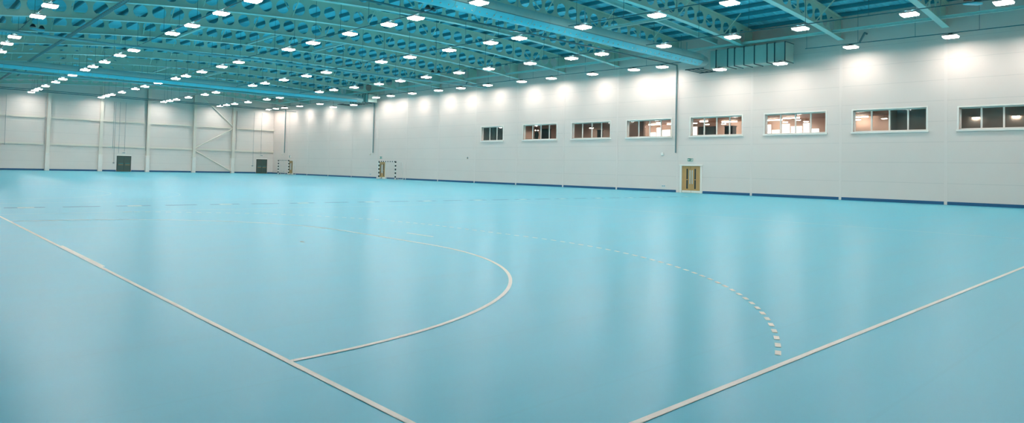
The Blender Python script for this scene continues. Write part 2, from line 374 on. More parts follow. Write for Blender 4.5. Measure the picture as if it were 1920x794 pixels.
for y, lab in [(10.45, 'added glow bar imitating a hall lamp reflection, nearest window, first mullion'), (8.45, 'added glow bar imitating a hall lamp reflection, nearest window, outer edge')]:  # glowing bars added to imitate hall lamps mirrored in the window glass
    e_ = empty('lamp_reflection_bar', (52.6, y, 5.62)); MB().box(-.12, -.2, 0, 0, .2, .05).build('housing', M_TRIM, e_); MB().box(-.11, -.18, -.04, -.01, .18, 0).build('diffuser', M_GLOW, e_)
    tag(e_, lab, 'lamp', 'added glow bars imitating lamp reflections')
tag(MB().box(57.2, 29.0, GZ, 57.9, 29.75, 5.95).box(57.15, 28.95, 5.95, 57.95, 29.8, 6.0).build('display_cabinet', M_BLACK, bevel=.01), 'tall black cabinet in the gallery, fifth window, right side', 'cabinet')
e_ = empty('wall_screen_panel', (56.6, 31.1, 5.0)); MB().box(-.04, -.85, 0, .04, .85, .95).box(-.3, -.06, -.8, .3, .06, 0).build('casing', M_BLACK, e_); MB().box(-.05, -.8, .05, -.041, .8, .9).build('screen', mat('grey screen', (.12, .17, .17), .15), e_)
tag(e_, 'grey display screen on a stand in the gallery, fifth window', 'screen')
tag(MB().box(53.2, 40.5, GZ, 53.6, 40.9, 5.68).box(53.15, 40.45, 5.68, 53.65, 40.95, 5.73).build('black_locker', M_BLACK, bevel=.01), 'narrow black locker in the third window', 'locker')
tag(MB().box(53.0, 47.2, GZ, 53.5, 48.25, 5.98).box(52.95, 47.15, 5.98, 53.55, 48.3, 6.03).build('dark_cabinet', M_CLOTH, bevel=.01), 'dark cabinet behind the figure in the second window', 'cabinet')

# ================================================================== OBJECTS
# ---- cellular roof beams
def web_mesh(xa, xb, cell, off, r, th=0.014):
    mb = MB(); xs = []; c = off
    while c + cell / 2 <= xb: c += cell
    c -= cell
    cs = []
    while c - cell / 2 >= xa: cs.append(c); c -= cell
    NS = 24
    for s_ in (-th / 2, th / 2):
        for c in cs:
            zc = zbot(c) + BD / 2; ring = []; outer = []
            for k in range(NS):
                a = 2 * PI * k / NS + PI / 4; ca, sa = math.cos(a), math.sin(a)
                ring.append((c + r * ca, s_, zc + r * sa))
                q = max(abs(ca), abs(sa)); ox = c + cell / 2 * ca / q; vz = sa / q
                oz = (zbot(ox) + BD / 2) + vz * BD / 2; outer.append((ox, s_, oz))
            fs = [(k, (k + 1) % NS, NS + (k + 1) % NS, NS + k) for k in range(NS)]
            if s_ < 0: fs = [f[::-1] for f in fs]
            mb.add(ring + outer, fs)
        for a, b in ((xa, cs[-1] - cell / 2), (cs[0] + cell / 2, xb)):
            mb.add([(a, s_, zbot(a)), (b, s_, zbot(b)), (b, s_, zbot(b) + BD), (a, s_, zbot(a) + BD)], [(0, 1, 2, 3)])
    for c in cs:                                      # the thickness seen inside each hole
        zc = zbot(c) + BD / 2
        vs = [(c + r * math.cos(2 * PI * k / NS), s_, zc + r * math.sin(2 * PI * k / NS)) for s_ in (-th / 2, th / 2) for k in range(NS)]
        mb.add(vs, [(k, k + NS, (k + 1) % NS + NS, (k + 1) % NS) for k in range(NS)], 0, True)
    return mb
def arch_bar(xa, xb, dz, wd, th, n=44):
    mb = MB(); vs = []
    for k in range(n + 1):
        x = xa + (xb - xa) * k / n; z = zbot(x) + dz
        vs += [(x, -wd / 2, z), (x, wd / 2, z), (x, wd / 2, z + th), (x, -wd / 2, z + th)]
    fs = []
    for k in range(n):
        o = 4 * k; fs += [(o, o + 4, o + 5, o + 1), (o + 1, o + 5, o + 6, o + 2), (o + 2, o + 6, o + 7, o + 3), (o + 3, o + 7, o + 4, o)]
    fs += [(0, 1, 2, 3), (4 * n + 3, 4 * n + 2, 4 * n + 1, 4 * n)]
    return mb.add(vs, fs)
proto = empty('cellular_beam')
web_mesh(XL + 0.02, XR - 0.03, 1.24, 49.27, 0.475).build('web', M_BEAM, proto)
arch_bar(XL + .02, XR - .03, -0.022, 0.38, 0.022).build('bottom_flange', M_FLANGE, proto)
arch_bar(XL + .02, XR - .03, BD, 0.38, 0.022).build('top_flange', M_BEAM, proto)
for k in range(8):
    x = 2.9 + 6.2 * k; zb = zbot(x)
    MB().bar((x, .02, zb + .15), (x, 1.35, zb + BD + .05), .06, .06).bar((x, -.02, zb + .15), (x, -1.35, zb + BD + .05), .06, .06).build('fly_brace', M_BEAM, proto)
proto.location = (0, FR[0], 0)
beams = [proto] + [copy_tree(proto) for _ in FR[1:]]
for i, (o, f) in enumerate(zip(beams, FR)):
    o.location = (0, f, 0)
    tag(o, 'arched steel beam with round holes across the hall, %s from the far end wall' % ORD[len(FR) - i], 'roof beam', 'cellular roof beams')

# ---- purlins under the deck
def purlin():
    e0 = empty('roof_purlin')
    z0 = 0.0; L0, L1 = YN + .02, YB - .02
    MB().box(-.012, L0, 0, .012, L1, .24).box(-.10, L0, .226, .0, L1, .24).box(.0, L0, 0, .10, L1, .014).box(.088, L0, 0.01, .10, L1, .04).build('channel', M_PURLIN, e0)
    return e0
pp = None; px = XR - 0.5; idx = 0
while px > XL + 0.5:
    idx += 1
    if pp is None: pp = purlin(); o = pp
    else: o = copy_tree(pp)
    o.location = (px, 0, zbot(px) + BD + 0.025); o.rotation_euler = (0, math.atan(0.0048 * (px - 32.5)), 0)
    tag(o, 'dark roof purlin running lengthways, %s from the windowed wall' % ORD[idx], 'purlin', 'purlins under the roof deck')
    px -= 1.75

# ---- lengthways struts between the beams
def strut(x, ya, yb, dz, label, name='bracing_strut'):
    z = zbot(x) + dz
    mb = MB(); mb.box(x - .09, ya, z, x + .09, yb, z + .012).box(x - .006, ya, z, x + .006, yb, z + .17).box(x - .09, ya, z + .17, x + .09, yb, z + .182)
    return tag(mb.build(name, M_FLANGE), label, 'strut')
def zoff(x): return 0
eav = []
for i, (a, b) in enumerate(zip(FR, FR[1:])):
    o = strut(49.1, a + .02, b - .02, 0.03, 'pale steel strut beside the windowed wall, %s bay from the far end' % ORD[len(FR) - 1 - i], 'eaves_strut'); tag(o, group='struts along the windowed wall')
for x, a, b, s in [(17.9, 49.8, 56.4, 'leftmost short diagonal-looking strut near the upper left of the roof'), (23.85, 49.8, 56.4, 'short strut between beams left of the central duct'), (30.1, 49.8, 56.4, 'short strut between beams above the middle lamps'),
        (23.75, 76.2, 82.7, 'far short strut above the far duct, left one'), (29.8, 76.2, 82.7, 'far short strut above the far duct, right one'), (39.8, 24.3, 30.7, 'short strut beside the round duct near the top right')]:
    strut(x, a + .02, b - .02, 0.02, s)
# intermediate solid beam beside the round duct
mb = MB()
for xa in range(30, 50, 2):
    xb = min(xa + 2, 50.95); z1, z2 = [12.52 - .05 * (q - 39.4) - .0 * q for q in (xa, xb)]
    mb.bar((xa, 26.7, z1), (xb, 26.7, z2), .22, .02).bar((xa, 26.7, z1 + .18), (xb, 26.7, z2 + .18), .02, .34).bar((xa, 26.7, z1 + .36), (xb, 26.7, z2 + .36), .22, .02)
tag(mb.build('secondary_beam', M_FLANGE), 'slim solid roof beam just in front of the round duct, ending at the wall', 'roof beam')

# ---- round ducts with the box duct they join
def round_duct(yd, zd, r, x1, label, nozz):
    e0 = empty('round_duct', (0, yd, zd)); N_ = 28; mb = MB()
    x0 = XL + .05; k = 0; X = x0
    mb2 = MB()
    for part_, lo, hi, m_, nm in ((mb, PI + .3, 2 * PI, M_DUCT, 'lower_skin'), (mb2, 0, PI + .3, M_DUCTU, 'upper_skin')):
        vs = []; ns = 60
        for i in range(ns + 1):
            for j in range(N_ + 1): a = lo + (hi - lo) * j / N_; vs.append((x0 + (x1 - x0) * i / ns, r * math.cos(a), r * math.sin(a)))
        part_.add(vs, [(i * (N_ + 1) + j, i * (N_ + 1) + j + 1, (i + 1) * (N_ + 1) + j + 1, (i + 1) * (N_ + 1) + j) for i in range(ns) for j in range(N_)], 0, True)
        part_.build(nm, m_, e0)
    X = x1 - .05
    while X > 3:
        g = MB(); vs = []
        for rr, xx in ((r, X - .02), (r + .012, X - .015), (r + .012, X + .015), (r, X + .02)): vs += [(xx, rr * math.cos(2 * PI * j / N_), rr * math.sin(2 * PI * j / N_)) for j in range(N_)]
        g.add(vs, [(i * N_ + j, i * N_ + (j + 1) % N_, (i + 1) * N_ + (j + 1) % N_, (i + 1) * N_ + j) for i in range(3) for j in range(N_)], 0, True)
        g.build('joint_ring', M_DUCTU, e0); X -= 1.5
    MB().tube((x1, 0, 0), (x1 + .9, 0, -.05), r, 28, r * .8).build('end_cone', M_PIPE, e0)
    s = MB().box(x0, -r * .955 - .03, -r * .295 - .02, x1, -r * .955 + .01, -r * .295 + .02); s.build('side_seam', M_DUCTS, e0)
    if nozz:
        X = x1 - .4
        while X > 5:
            a = math.radians(-52); c, s_ = -math.cos(a) , math.sin(a)
            MB().tube((X, c * (r - .02), s_ * (r - .02)), (X, c * (r + .06), s_ * (r + .06)), .05, 8, .035).build('nozzle', M_WHITE, e0); X -= .555
    X = x1 - 2
    while X > XL + 2:
        MB().tube((X, -.2, r * .9), (X, -.2, zbot(X) - zd + .0), .035, 6).build('hanger', M_PIPE, e0); X -= 6.2
    return tag(e0, label, 'duct')
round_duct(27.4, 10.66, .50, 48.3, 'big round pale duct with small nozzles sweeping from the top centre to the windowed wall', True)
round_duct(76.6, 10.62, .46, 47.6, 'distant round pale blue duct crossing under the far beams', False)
def box_duct(y0, y1, z0, z1, label, grille):
    e0 = empty('box_duct', (49.9, y0, z0)); L_ = y1 - y0; H = z1 - z0
    MB().box(-.95, 0, 0, .45, L_, H).build('casing', M_GALV, e0, bevel=.01)
    k = 0.02; i = 0
    while k < L_:
        MB().box(-1.0, k - .03, -.05, .48, k + .03, 0).box(-1.0, k - .03, 0, -.95, k + .03, H).box(-1.0, k - .03, H, .48, k + .03, H + .05).build('joint_flange', M_DARK, e0); k += [.75, .55, .95, .8][i % 4]; i += 1
    if grille:
        gx = MB()
        for q in range(4): gx.box(-1.9, L_ + .3 + q * .4, -.12, .3, L_ + .34 + q * .4, -.06)
        gx.box(-1.95, L_ + .02, -.13, -1.88, L_ + 1.6, -.05).box(.25, L_ - .06, -.13, .32, L_ + 1.6, -.05)
        gx.build('support_frame', M_DARK, e0)
    return tag(e0, label, 'duct')
box_duct(20.9, 26.7, 9.96, 11.32, 'grey box duct with dark flanges against the wall, joined by the near round duct', True)
box_duct(75.7, 80.4, 10.27, 11.36, 'distant grey box duct against the wall at the end of the far round duct', True)

# ---- straight pipes across the hall
def pipe(pts, r, name, m_, label, cat):
    e = MB()
    for a, b in zip(pts, pts[1:]): e.tube(a, b, r, 10)
    return tag(e.build(name, m_), label, cat)
pipe([(12, 30.8, 10.62), (20, 30.8, 10.64), (30.9, 30.8, 10.75), (50.85, 30.8, 10.86), (50.85, 30.8, 3.35)], .06, 'drop_pipe', M_DPIPE, 'dark pipe crossing the roof then dropping down the wall left of the near oak door', 'pipe')
pipe([(50.88, 77.15, 11.0), (50.88, 77.15, 3.5)], .07, 'drop_pipe', M_DPIPE, 'grey pipe running down the wall beside the middle oak door', 'pipe')
pipe([(50.88, 103.8, 10.9), (50.88, 103.8, 3.56)], .07, 'drop_pipe', M_DPIPE, 'grey pipe running down the wall near the far corner', 'pipe')
pipe([(XL + .1, 54.6, 10.2), (12.9, 54.6, 10.24), (24, 54.6, 10.5), (37, 54.6, 10.55), (50.9, 54.6, 10.76)], .10, 'service_pipe', M_PIPE, 'thin pale pipe crossing the hall under the middle beams', 'pipe')
pipe([(XL + .1, 80.6, 10.2), (20.6, 80.6, 10.4), (35.1, 80.6, 10.45), (49.2, 80.6, 10.55)], .11, 'service_pipe', M_PIPE, 'thin pale pipe crossing the hall just beyond the far duct', 'pipe')
pipe([(XL + .1, 100, 10.18), (50.9, 100, 10.26)], .04, 'conduit_run', M_COND, 'dark thin conduit crossing near the far end wall, lower line', 'conduit')
pipe([(XL + .1, 104, 10.75), (50.9, 104, 10.78)], .04, 'conduit_run', M_COND, 'dark thin conduit crossing near the far end wall, upper line', 'conduit')
pipe([(XL+.1, 28.3, 11.35), (48.5, 28.3, 11.45)], .03, 'conduit_run', M_COND, 'dark thin conduit running above the near round duct', 'conduit')

# ladder cable tray
e0 = empty('cable_tray', (10.5, 0, 10.90))
for ya, yb_ in ((YN + .1, 26.8), (28.0, 76.0), (77.2, 105.0)):
    MB().box(-.14, ya, 0, -.12, yb_, .09).build('side_rail', M_DPIPE, e0); MB().box(.12, ya, 0, .14, yb_, .09).build('side_rail', M_PIPE, e0)
    vs = []; k = 0; y = ya
    while y < yb_: vs += [(-.12, y, .02 if k % 2 else .05), (.12, y, .02 if k % 2 else .05)]; y += .22; k += 1
    MB().add(vs, [(2 * i, 2 * i + 1, 2 * i + 3, 2 * i + 2) for i in range(len(vs) // 2 - 1)]).build('tray_bed', M_DPIPE, e0)
    MB().tube((-.05, ya, .08), (-.05, yb_, .08), .05, 6).build('cable', M_DARK, e0)
tag(e0, 'dark ladder cable tray running lengthways at the upper left', 'cable tray')

# ---- high bay lamps and the conduits they hang from
AW = [(49.15, 11.03, 10.39), (49.15, 16.63, 10.43), (48.75, 21.17, 9.73), (48.75, 25.8, 9.75), (49.15, 31.13, 10.53), (49.15, 33.94, 10.57), (49.15, 38.44, 10.6), (49.15, 43.46, 10.65), (49.15, 47.46, 10.66), (49.15, 52.54, 10.69), (49.15, 56.98, 10.71), (49.15, 61.02, 10.74), (49.15, 66.14, 10.76), (49.15, 70.77, 10.77), (49.15, 74.13, 10.78), (48.75, 79.0, 10.03), (48.75, 84.5, 10.04), (49.15, 89.11, 10.79), (49.15, 95.5, 10.8), (49.15, 100.64, 10.83), (49.15, 103.86, 10.87), (49.15, 106.58, 10.85)]
ROWS = [('windowed wall row', [(49.15, 1.6, 10.38), (49.15, 6.6, 10.38)] + AW),
 ('second row from the windowed wall', [(41.1, 1.6), (41.04, 7.06), (40.79, 10.97), (40.61, 16.48), (40.32, 20.51), (40.16, 25.33), (39.89, 30.38), (39.94, 33.29), (39.66, 37.39), (39.5, 42.14), (39.36, 45.94), (39.23, 50.61), (39.26, 54.91), (39.3, 58.81), (39.2, 63.55), (39.01, 67.64), (38.97, 70.86), (39.03, 81.4), (38.95, 85.14), (38.92, 91.17), (38.84, 95.7), (38.81, 98.64), (40.65, 106.0, 10.72)]),
 ('third row from the windowed wall', [(32.4, 1.6), (32.3, 7.0), (32.2, 11.0), (32.19, 16.55), (32.06, 20.7), (31.72, 25.57), (31.58, 30.81), (31.42, 33.39), (31.35, 37.76), (31.25, 42.5), (31.07, 46.23), (31.17, 55.48), (31.15, 59.31), (31.05, 63.97), (30.99, 68.31), (30.98, 71.47), (30.97, 82.19), (31.02, 86.06), (30.93, 91.83), (30.9, 96.54), (30.85, 99.26), (32.08, 106.0, 10.67)]),
 ('fourth row from the windowed wall', [(23.5, 1.6), (23.5, 7.0), (23.5, 11.0), (23.5, 16.5), (23.4, 20.7), (23.39, 25.81), (23.26, 31.15), (23.2, 33.79), (23.07, 38.1), (22.98, 42.93), (23.02, 46.8), (22.99, 56.05), (23.01, 59.89), (23.01, 64.86), (23.04, 69.36), (23.0, 72.35), (22.97, 78.05), (22.97, 83.0), (22.96, 86.83), (22.94, 92.66), (22.85, 97.25), (22.79, 99.86), (23.58, 106.0, 10.61)]),
 ('fifth row from the windowed wall', [(14.75, 1.6), (14.75, 7.0), (14.75, 11.0), (14.75, 16.5), (14.75, 20.8), (14.75, 25.8), (14.75, 31.2), (14.73, 34.26), (14.7, 38.62), (14.71, 43.48), (14.69, 47.21), (14.79, 56.75), (14.7, 60.4), (14.74, 65.56), (14.71, 69.76), (14.7, 72.83), (14.72, 78.57), (14.7, 83.28), (14.71, 87.27), (14.65, 92.98), (14.68, 97.71), (14.68, 100.55), (15.09, 106.0, 10.56)]),
 ('leftmost row', [(7.0, 1.6), (7.0, 7.0), (7.0, 11.0), (7.0, 16.5), (7.0, 20.8), (7.0, 25.8), (7.0, 31.2), (7.0, 34.4), (7.0, 39.0), (7.01, 44.17), (7.0, 48.04), (7.01, 57.45), (7.02, 61.28), (7.18, 66.2), (7.1, 70.5), (7.1, 79.0), (7.1, 88.0), (7.1, 98.0)])]
lamp0 = empty('high_bay_lamp')
h = MB(); s0, s1 = .36, .27
def frustum(mb, s_lo, z_lo, s_hi, z_hi, caps=True):
    vs = [(sx * s_lo, sy * s_lo, z_lo) for sx, sy in ((-1, -1), (1, -1), (1, 1), (-1, 1))] + [(sx * s_hi, sy * s_hi, z_hi) for sx, sy in ((-1, -1), (1, -1), (1, 1), (-1, 1))]
    fs = [(0, 1, 5, 4), (1, 2, 6, 5), (2, 3, 7, 6), (3, 0, 4, 7)]
    if caps: fs += [(3, 2, 1, 0), (4, 5, 6, 7)]
    return mb.add(vs, fs)
frustum(h, .385, .035, .25, .12); h.box(-.12, -.09, .12, .12, .09, .2)
h.build('housing', M_HOUS, lamp0)
frustum(MB(), .345, -.045, .375, .033).build('lens_rim', M_RIM, lamp0)
frustum(MB(), .335, -.052, .345, -.046).build('diffuser', M_LENS, lamp0)
MB().tube((0, 0, .19), (0, 0, .23), .018, 6).build('hook', M_DARK, lamp0)
first = True
for ri, (rn, L_) in enumerate(ROWS):
    L_ = [(q + (10.32,))[:3] for q in L_]
    for i, (x, y, z) in enumerate(L_):
        o = lamp0 if first else copy_tree(lamp0); first = False
        if ri == 1 and i == 0: o2 = frustum(MB(), .16, .121, .15, .135).build('added_uplight', M_UP, o); lamp0 = o  # unseen uplight added from the second row on to brighten the roof
        o.location = (x, y, z)
        low = ', hung low' if z < 10.2 else ''
        tag(o, 'lit high bay lamp%s, %s, %s from the far end' % (low, rn, ORD[len(L_) - i]), 'lamp', 'high bay lamps under the roof')
    # conduit over the row
    e0 = empty('lamp_conduit'); hi = [q for q in L_ if q[2] > 10.2]
    pl = [(hi[0][0], YN + .1, hi[0][2])] + hi + [(hi[-1][0], YB - .7, hi[-1][2])]
    gaps = [(19.6, 28.2), (73.8, 84.8)] if ri == 0 else [(26.7, 28.1), (54.35, 54.85), (75.95, 77.25), (80.35, 80.85)]
    def conduit_at(y):
        for a, b in zip(pl, pl[1:]):
            if y <= b[1] + 1e-6: t = (y - a[1]) / (b[1] - a[1]); return (a[0] + (b[0] - a[0]) * t, y, a[2] + (b[2] - a[2]) * t + .23)
        return (pl[-1][0], y, pl[-1][2] + .23)
    for lo, hi_ in segs(pl[0][1], pl[-1][1], gaps):
        c = MB(); ks = [lo] + [q[1] for q in pl if lo < q[1] < hi_] + [hi_]
        ring = []
        for y in ks:
            p = conduit_at(y); ring += [(p[0] + .028 * math.cos(PI / 3 * j), y, p[2] + .028 * math.sin(PI / 3 * j)) for j in range(6)]
        c.add(ring, [(6 * i + j, 6 * i + (j + 1) % 6, 6 * i + 6 + (j + 1) % 6, 6 * i + 6 + j) for i in range(len(ks) - 1) for j in range(6)], 0, True)
        c.build('tube', M_COND, e0)
    y = 3.0
    while y < 106:
        a = min(hi, key=lambda q: abs(q[1] - y)); x = a[0]
        if not (ri == 0 and (19.6 < y < 28.5 or 73.5 < y < 85)) and not 26.6 < y < 28.2 and not 76 < y < 77.4:
            near = min(FR, key=lambda f: abs(f - y))
            top = zbot(x) if abs(near - y) < .3 else zbot(x) + BD
            x, _, zc_ = conduit_at(y); MB().tube((x, y, zc_), (x, y, top), .012, 5).build('dropper', M_COND, e0)
        y += 3.3
    tag(e0, 'thin dark lamp conduit on droppers, %s' % rn, 'conduit', 'conduits above the lamp rows')
tag(MB().tube((48.75, 84.50, 10.27), (48.75, 84.50, zbot(48.75) + BD), .012, 6).build('lamp_drop_rod', M_DARK), 'thin vertical rod holding the low hung lamp beyond the far box duct', 'rod')

# ---- small fittings hanging from the roof
fit0 = empty('hanging_sensor')
MB().box(-.42, -.16, -.13, .42, .16, -.03).build('back_box', M_DUCT, fit0, bevel=.01)
for sx in (-.3, .3): MB().tube((sx, 0, .06), (sx, 0, .26), .20, 12, .08).build('hood', M_BLACK, fit0)
MB().tube((0, 0, -.03), (0, 0, 1.0), .02, 6).build('rod', M_PIPE, fit0)
for i, (x, y, z, s) in enumerate([(42.6, 8.6, 10.9, 'pair of black hooded fittings at the top right corner'), (24.2, 31.0, 10.9, 'pair of black hooded fittings left of the near round duct'), (40.6, 50.9, 10.9, 'pair of black hooded fittings with pale box near the wall row'),
        (7.9, 54.2, 10.6, 'pair of black hooded fittings with pale box at the upper left'), (24.0, 78.2, 10.8, 'pair of dark hooded fittings below the far duct'), (40.5, 74.4, 10.7, 'pair of dark hooded fittings near the far box duct')]):
    o = fit0 if i == 0 else copy_tree(fit0); o.location = (x, y, z); o.rotation_euler = (0, 0, .4 if i % 2 else -.6); tag(o, s, 'fitting', 'hooded fittings under the roof')

# ---- wall stubs
for y, z, s in [(16.56, 10.95, 'short bent grey pipe stub high on the wall, near one'), (57.9, 11.0, 'short bent grey pipe stub high on the wall, far one')]:
    pipe([(50.99, y - .3, z + .62), (50.6, y - .3, z + .62), (50.55, y, z)], .07, 'pipe_stub', M_DPIPE, s, 'pipe')

# ---- oak doors in the right wall
def oak_door(i, d, label):
    y0, y1, t = d
    root = MB(); x = XR
    root.box(x - .05, y0 - .13, 0, x + .16, y0 + .03, t + .04).box(x - .05, y1 - .03, 0, x + .16, y1 + .13, t + .04).box(x - .07, y0 - .18, t - .06, x + .16, y1 + .18, t + .06)
    o = root.build('door_%d' % i, M_TRIM, bevel=.006); tag(o, label, 'door', kind='structure')
    ym = (y0 + y1) / 2
    for s_, (a, b) in enumerate(((y0 + .035, ym - .004), (ym + .004, y1 - .035))):
        lf = MB().box(x + .03, a, .012, x + .08, b, t - .07).build('leaf', M_OAK, o)
        kp = MB().box(x + .022, a + .01, .02, x + .03, b - .01, .20).build('kick_plate', M_TRIM, lf)
        inner = b if s_ == 0 else a; sg = -1 if s_ == 0 else 1
        c = inner + sg * .36
        MB().box(x + .02, c - .065, .34, x + .03, c + .065, 1.08).box(x + .02, c - .065, 1.14, x + .03, c + .065, t - .3).build('vision_panel', M_SLOT, lf)
        c2 = inner + sg * .10
        MB().box(x + .024, c2 - .05, .75, x + .03, c2 + .05, 1.9).tube((x - .03, c2, .82), (x - .03, c2, 1.82), .022, 8).tube((x - .03, c2, .9), (x + .03, c2, .9), .015, 6).tube((x - .03, c2, 1.74), (x + .03, c2, 1.74), .015, 6).build('pull_handle', M_CHROME, lf)
    MB().box(x + .1, y0 + .02, .0, x + .3, y1 - .02, t).build('backing', M_SLOT, o)
    return o
oak_door(1, DOORS_R[0], 'near double oak door in a white frame on the right wall')
oak_door(2, DOORS_R[1], 'middle double oak door behind the nearer striped goal')
oak_door(3, DOORS_R[2], 'far double oak door beside the farther striped goal')
def steel_door(i, d, label):
    x0, x1, t = d; y = YB
    o = MB().box(x0, y - .04, 0, x0 + .07, y + .12, t).box(x1 - .07, y - .04, 0, x1, y + .12, t).box(x0, y - .04, t - .08, x1, y + .12, t).build('door_%d' % i, mat('dark frame %d' % i, (.05, .04, .035), .5), None)
    tag(o, label, 'door', kind='structure'); xm = (x0 + x1) / 2
    for a, b in ((x0 + .07, xm - .01), (xm + .01, x1 - .07)):
        lf = MB().box(a, y + .0, .01, b, y + .06, t - .08).build('leaf', M_GDOOR, o)
        MB().box(a + .18, y - .07, 1.16, b - .08, y - .03, 1.24).box(a + .2, y - .04, 1.17, a + .26, y, 1.23).box(b - .16, y - .04, 1.17, b - .1, y, 1.23).build('push_bar', M_TEAL, lf)
        MB().box(a + .18, y - .01, .98, b - .08, y, 1.03).build('sign_strip', M_OAK, lf)
    MB().box(x0 - .02, y - .03, t, x1 + .02, y, t + .14).build('head_trim', M_TRIM, o)
    MB().box(x0 + .02, y + .14, 0, x1 - .02, y + .24, t).build('backing', M_SLOT, o)
steel_door(4, DB[0], 'dark grey double steel exit door in the far wall, left one')
steel_door(5, DB[1], 'dark grey double steel exit door in the far wall near the corner')

# ---- exit signs: white arrow, running figure, door on green
def exit_sign_x(y, z, w_, h_, label):
    e0 = empty('exit_sign', (XR, y, z))
    MB().box(-.06, -w_ / 2 - .02, -h_ / 2 - .02, 0, w_ / 2 + .02, h_ / 2 + .02).build('case', M_WHITE, e0)
    MB().box(-.066, -w_ / 2, -h_ / 2, -.06, w_ / 2, h_ / 2).build('panel', M_GREEN, e0)
    k = h_ / .2; p = MB(); f = -.069
    # seen from the hall, left is +y
    p.add([(f, .20 * k, 0), (f, .12 * k, .06 * k), (f, .12 * k, -.06 * k)], [(0, 1, 2)]).box(f, .03 * k, -.018 * k, f + .002, .12 * k, .018 * k)
    p.build('arrow', M_WHITE, e0)
    q = MB().tube((f, -.045 * k, .05 * k), (f + .002, -.045 * k, .05 * k), .016 * k, 10)
    q.bar((f, -.045 * k, .03 * k), (f, -.055 * k, -.02 * k), .002, .025 * k).bar((f, -.05 * k, -.02 * k), (f, -.02 * k, -.07 * k), .002, .014 * k).bar((f, -.055 * k, -.02 * k), (f, -.085 * k, -.065 * k), .002, .014 * k).bar((f, -.045 * k, .02 * k), (f, -.015 * k, .0), .002, .012 * k)
    q.build('running_figure', M_WHITE, e0)
    MB().box(f, -.17 * k, -.075 * k, f + .002, -.11 * k, .075 * k).build('door_symbol', M_WHITE, e0)
    return tag(e0, label, 'sign', 'exit signs on the windowed wall')
exit_sign_x(29.47, 2.77, .50, .24, 'green exit sign above the near oak door')
exit_sign_x(75.23, 2.85, .50, .30, 'green exit sign above the middle oak door')
exit_sign_x(101.87, 2.95, .45, .28, 'green exit sign above the far oak door')
for x, z, lab in [(27.37, 2.80, 'small sign box above the left dark exit door'), (48.9, 3.05, 'small sign box above the dark exit door near the corner')]:
    e0 = empty('sign_box', (x, YB, z)); MB().box(-.28, -.12, -.12, .28, 0, .12).build('case', M_WHITE, e0, bevel=.02); MB().box(-.2, -.125, -.07, .2, -.12, .07).build('panel', M_GREYB, e0)
    tag(e0, lab, 'sign', 'sign boxes on the far wall')
# ---- wall boxes
e0 = empty('alarm_box', (XR, 32.11, 3.27)); MB().box(-.14, -.12, -.14, 0, .12, .12).build('case', M_WHITE, e0, bevel=.04); MB().box(-.15, -.05, -.16, -.02, .05, -.13).build('lens', M_GREYB, e0)
tag(e0, 'white alarm box on the wall left of the dropping pipe and near oak door', 'alarm box')
for y, z, lab in [(32.01, .50, 'double wall socket low on the wall left of the near oak door'), (77.78, .55, 'double wall socket low on the wall left of the middle oak door'), (104.0, .5, 'double wall socket low on the wall near the far corner')]:
    e0 = empty('wall_socket', (XR, y, z)); MB().box(-.03, -.17, -.07, 0, .17, .07).build('plate', M_CHROME, e0, bevel=.008)
    for q in (-.08, .08): MB().box(-.034, q - .05, -.045, -.029, q + .05, .035).build('outlet', M_GREYB, e0)
    tag(e0, lab, 'socket', 'sockets on the windowed wall')
for y, z, lab in [(57.6, 2.85, 'small brown sensor alone on the wall below the farthest window'), (77.9, 3.3, 'small sensor on the wall beside the middle drop pipe'), (104.6, 3.3, 'small sensor on the wall beside the far drop pipe')]:
    e0 = empty('wall_sensor', (XR, y, z)); MB().box(-.10, -.06, -.10, 0, .06, .10).build('body', M_WHITE if y > 60 else M_GREYB, e0, bevel=.02); MB().box(-.13, -.03, -.10, -.09, .05, -.03).build('eye', M_OAK, e0)
    tag(e0, lab, 'sensor', 'sensors on the windowed wall')

# ---- striped handball goals
def goal(ya, yb, label):
    e0 = empty('handball_goal', (49.6, (ya + yb) / 2, 0)); hw = (yb - ya) / 2; H = 2.36; S = .13; nb = 10
    mats = [M_WHITE, M_BLACK]
    for s_ in (-1, 1):
        p = MB()
        for k in range(nb):
            z0, z1 = k * H / nb, (k + 1) * H / nb; p.box(-S / 2, s_ * hw - S / 2, z0, S / 2, s_ * hw + S / 2, z1, 1 if (k % 2 == 1) else 0)
        p.build('post', mats, e0)
    c = MB(); n = 15
    for k in range(n):
        a = -hw + 2 * hw * k / n; c.box(-S / 2, a + (S / 2 if k == 0 else 0), H - S, S / 2, a + 2 * hw / n - (S / 2 if k == n - 1 else 0), H - .001, 0 if k % 2 else 1)
    c.build('crossbar', mats, e0)
    for s_ in (-1, 1):
        MB().bar((S / 2, s_ * hw, H - .06), (1.05, s_ * hw, H - .10), .035, .035).bar((1.05, s_ * hw, H - .10), (1.25, s_ * hw, .03), .035, .035).bar((S / 2, s_ * hw, .03), (1.27, s_ * hw, .03), .05, .05).build('side_stay', M_NET, e0)
        MB().box(-.06, s_ * hw - .12, 0, .3, s_ * hw + .12, .045).box(.35, s_ * hw - .06, .055, .5, s_ * hw + .06, .2).build('foot_plate', M_GREYB, e0)
    MB().bar((1.25, -hw, .03), (1.25, hw, .03), .05, .05).build('rear_bar', M_GREYB, e0)
    return tag(e0, label, 'goal', 'handball goals by the windowed wall')
goal(69.93, 73.67, 'nearer black and white striped handball goal in front of the middle oak door')
goal(99.5, 103.2, 'farther black and white striped handball goal close to the far corner')

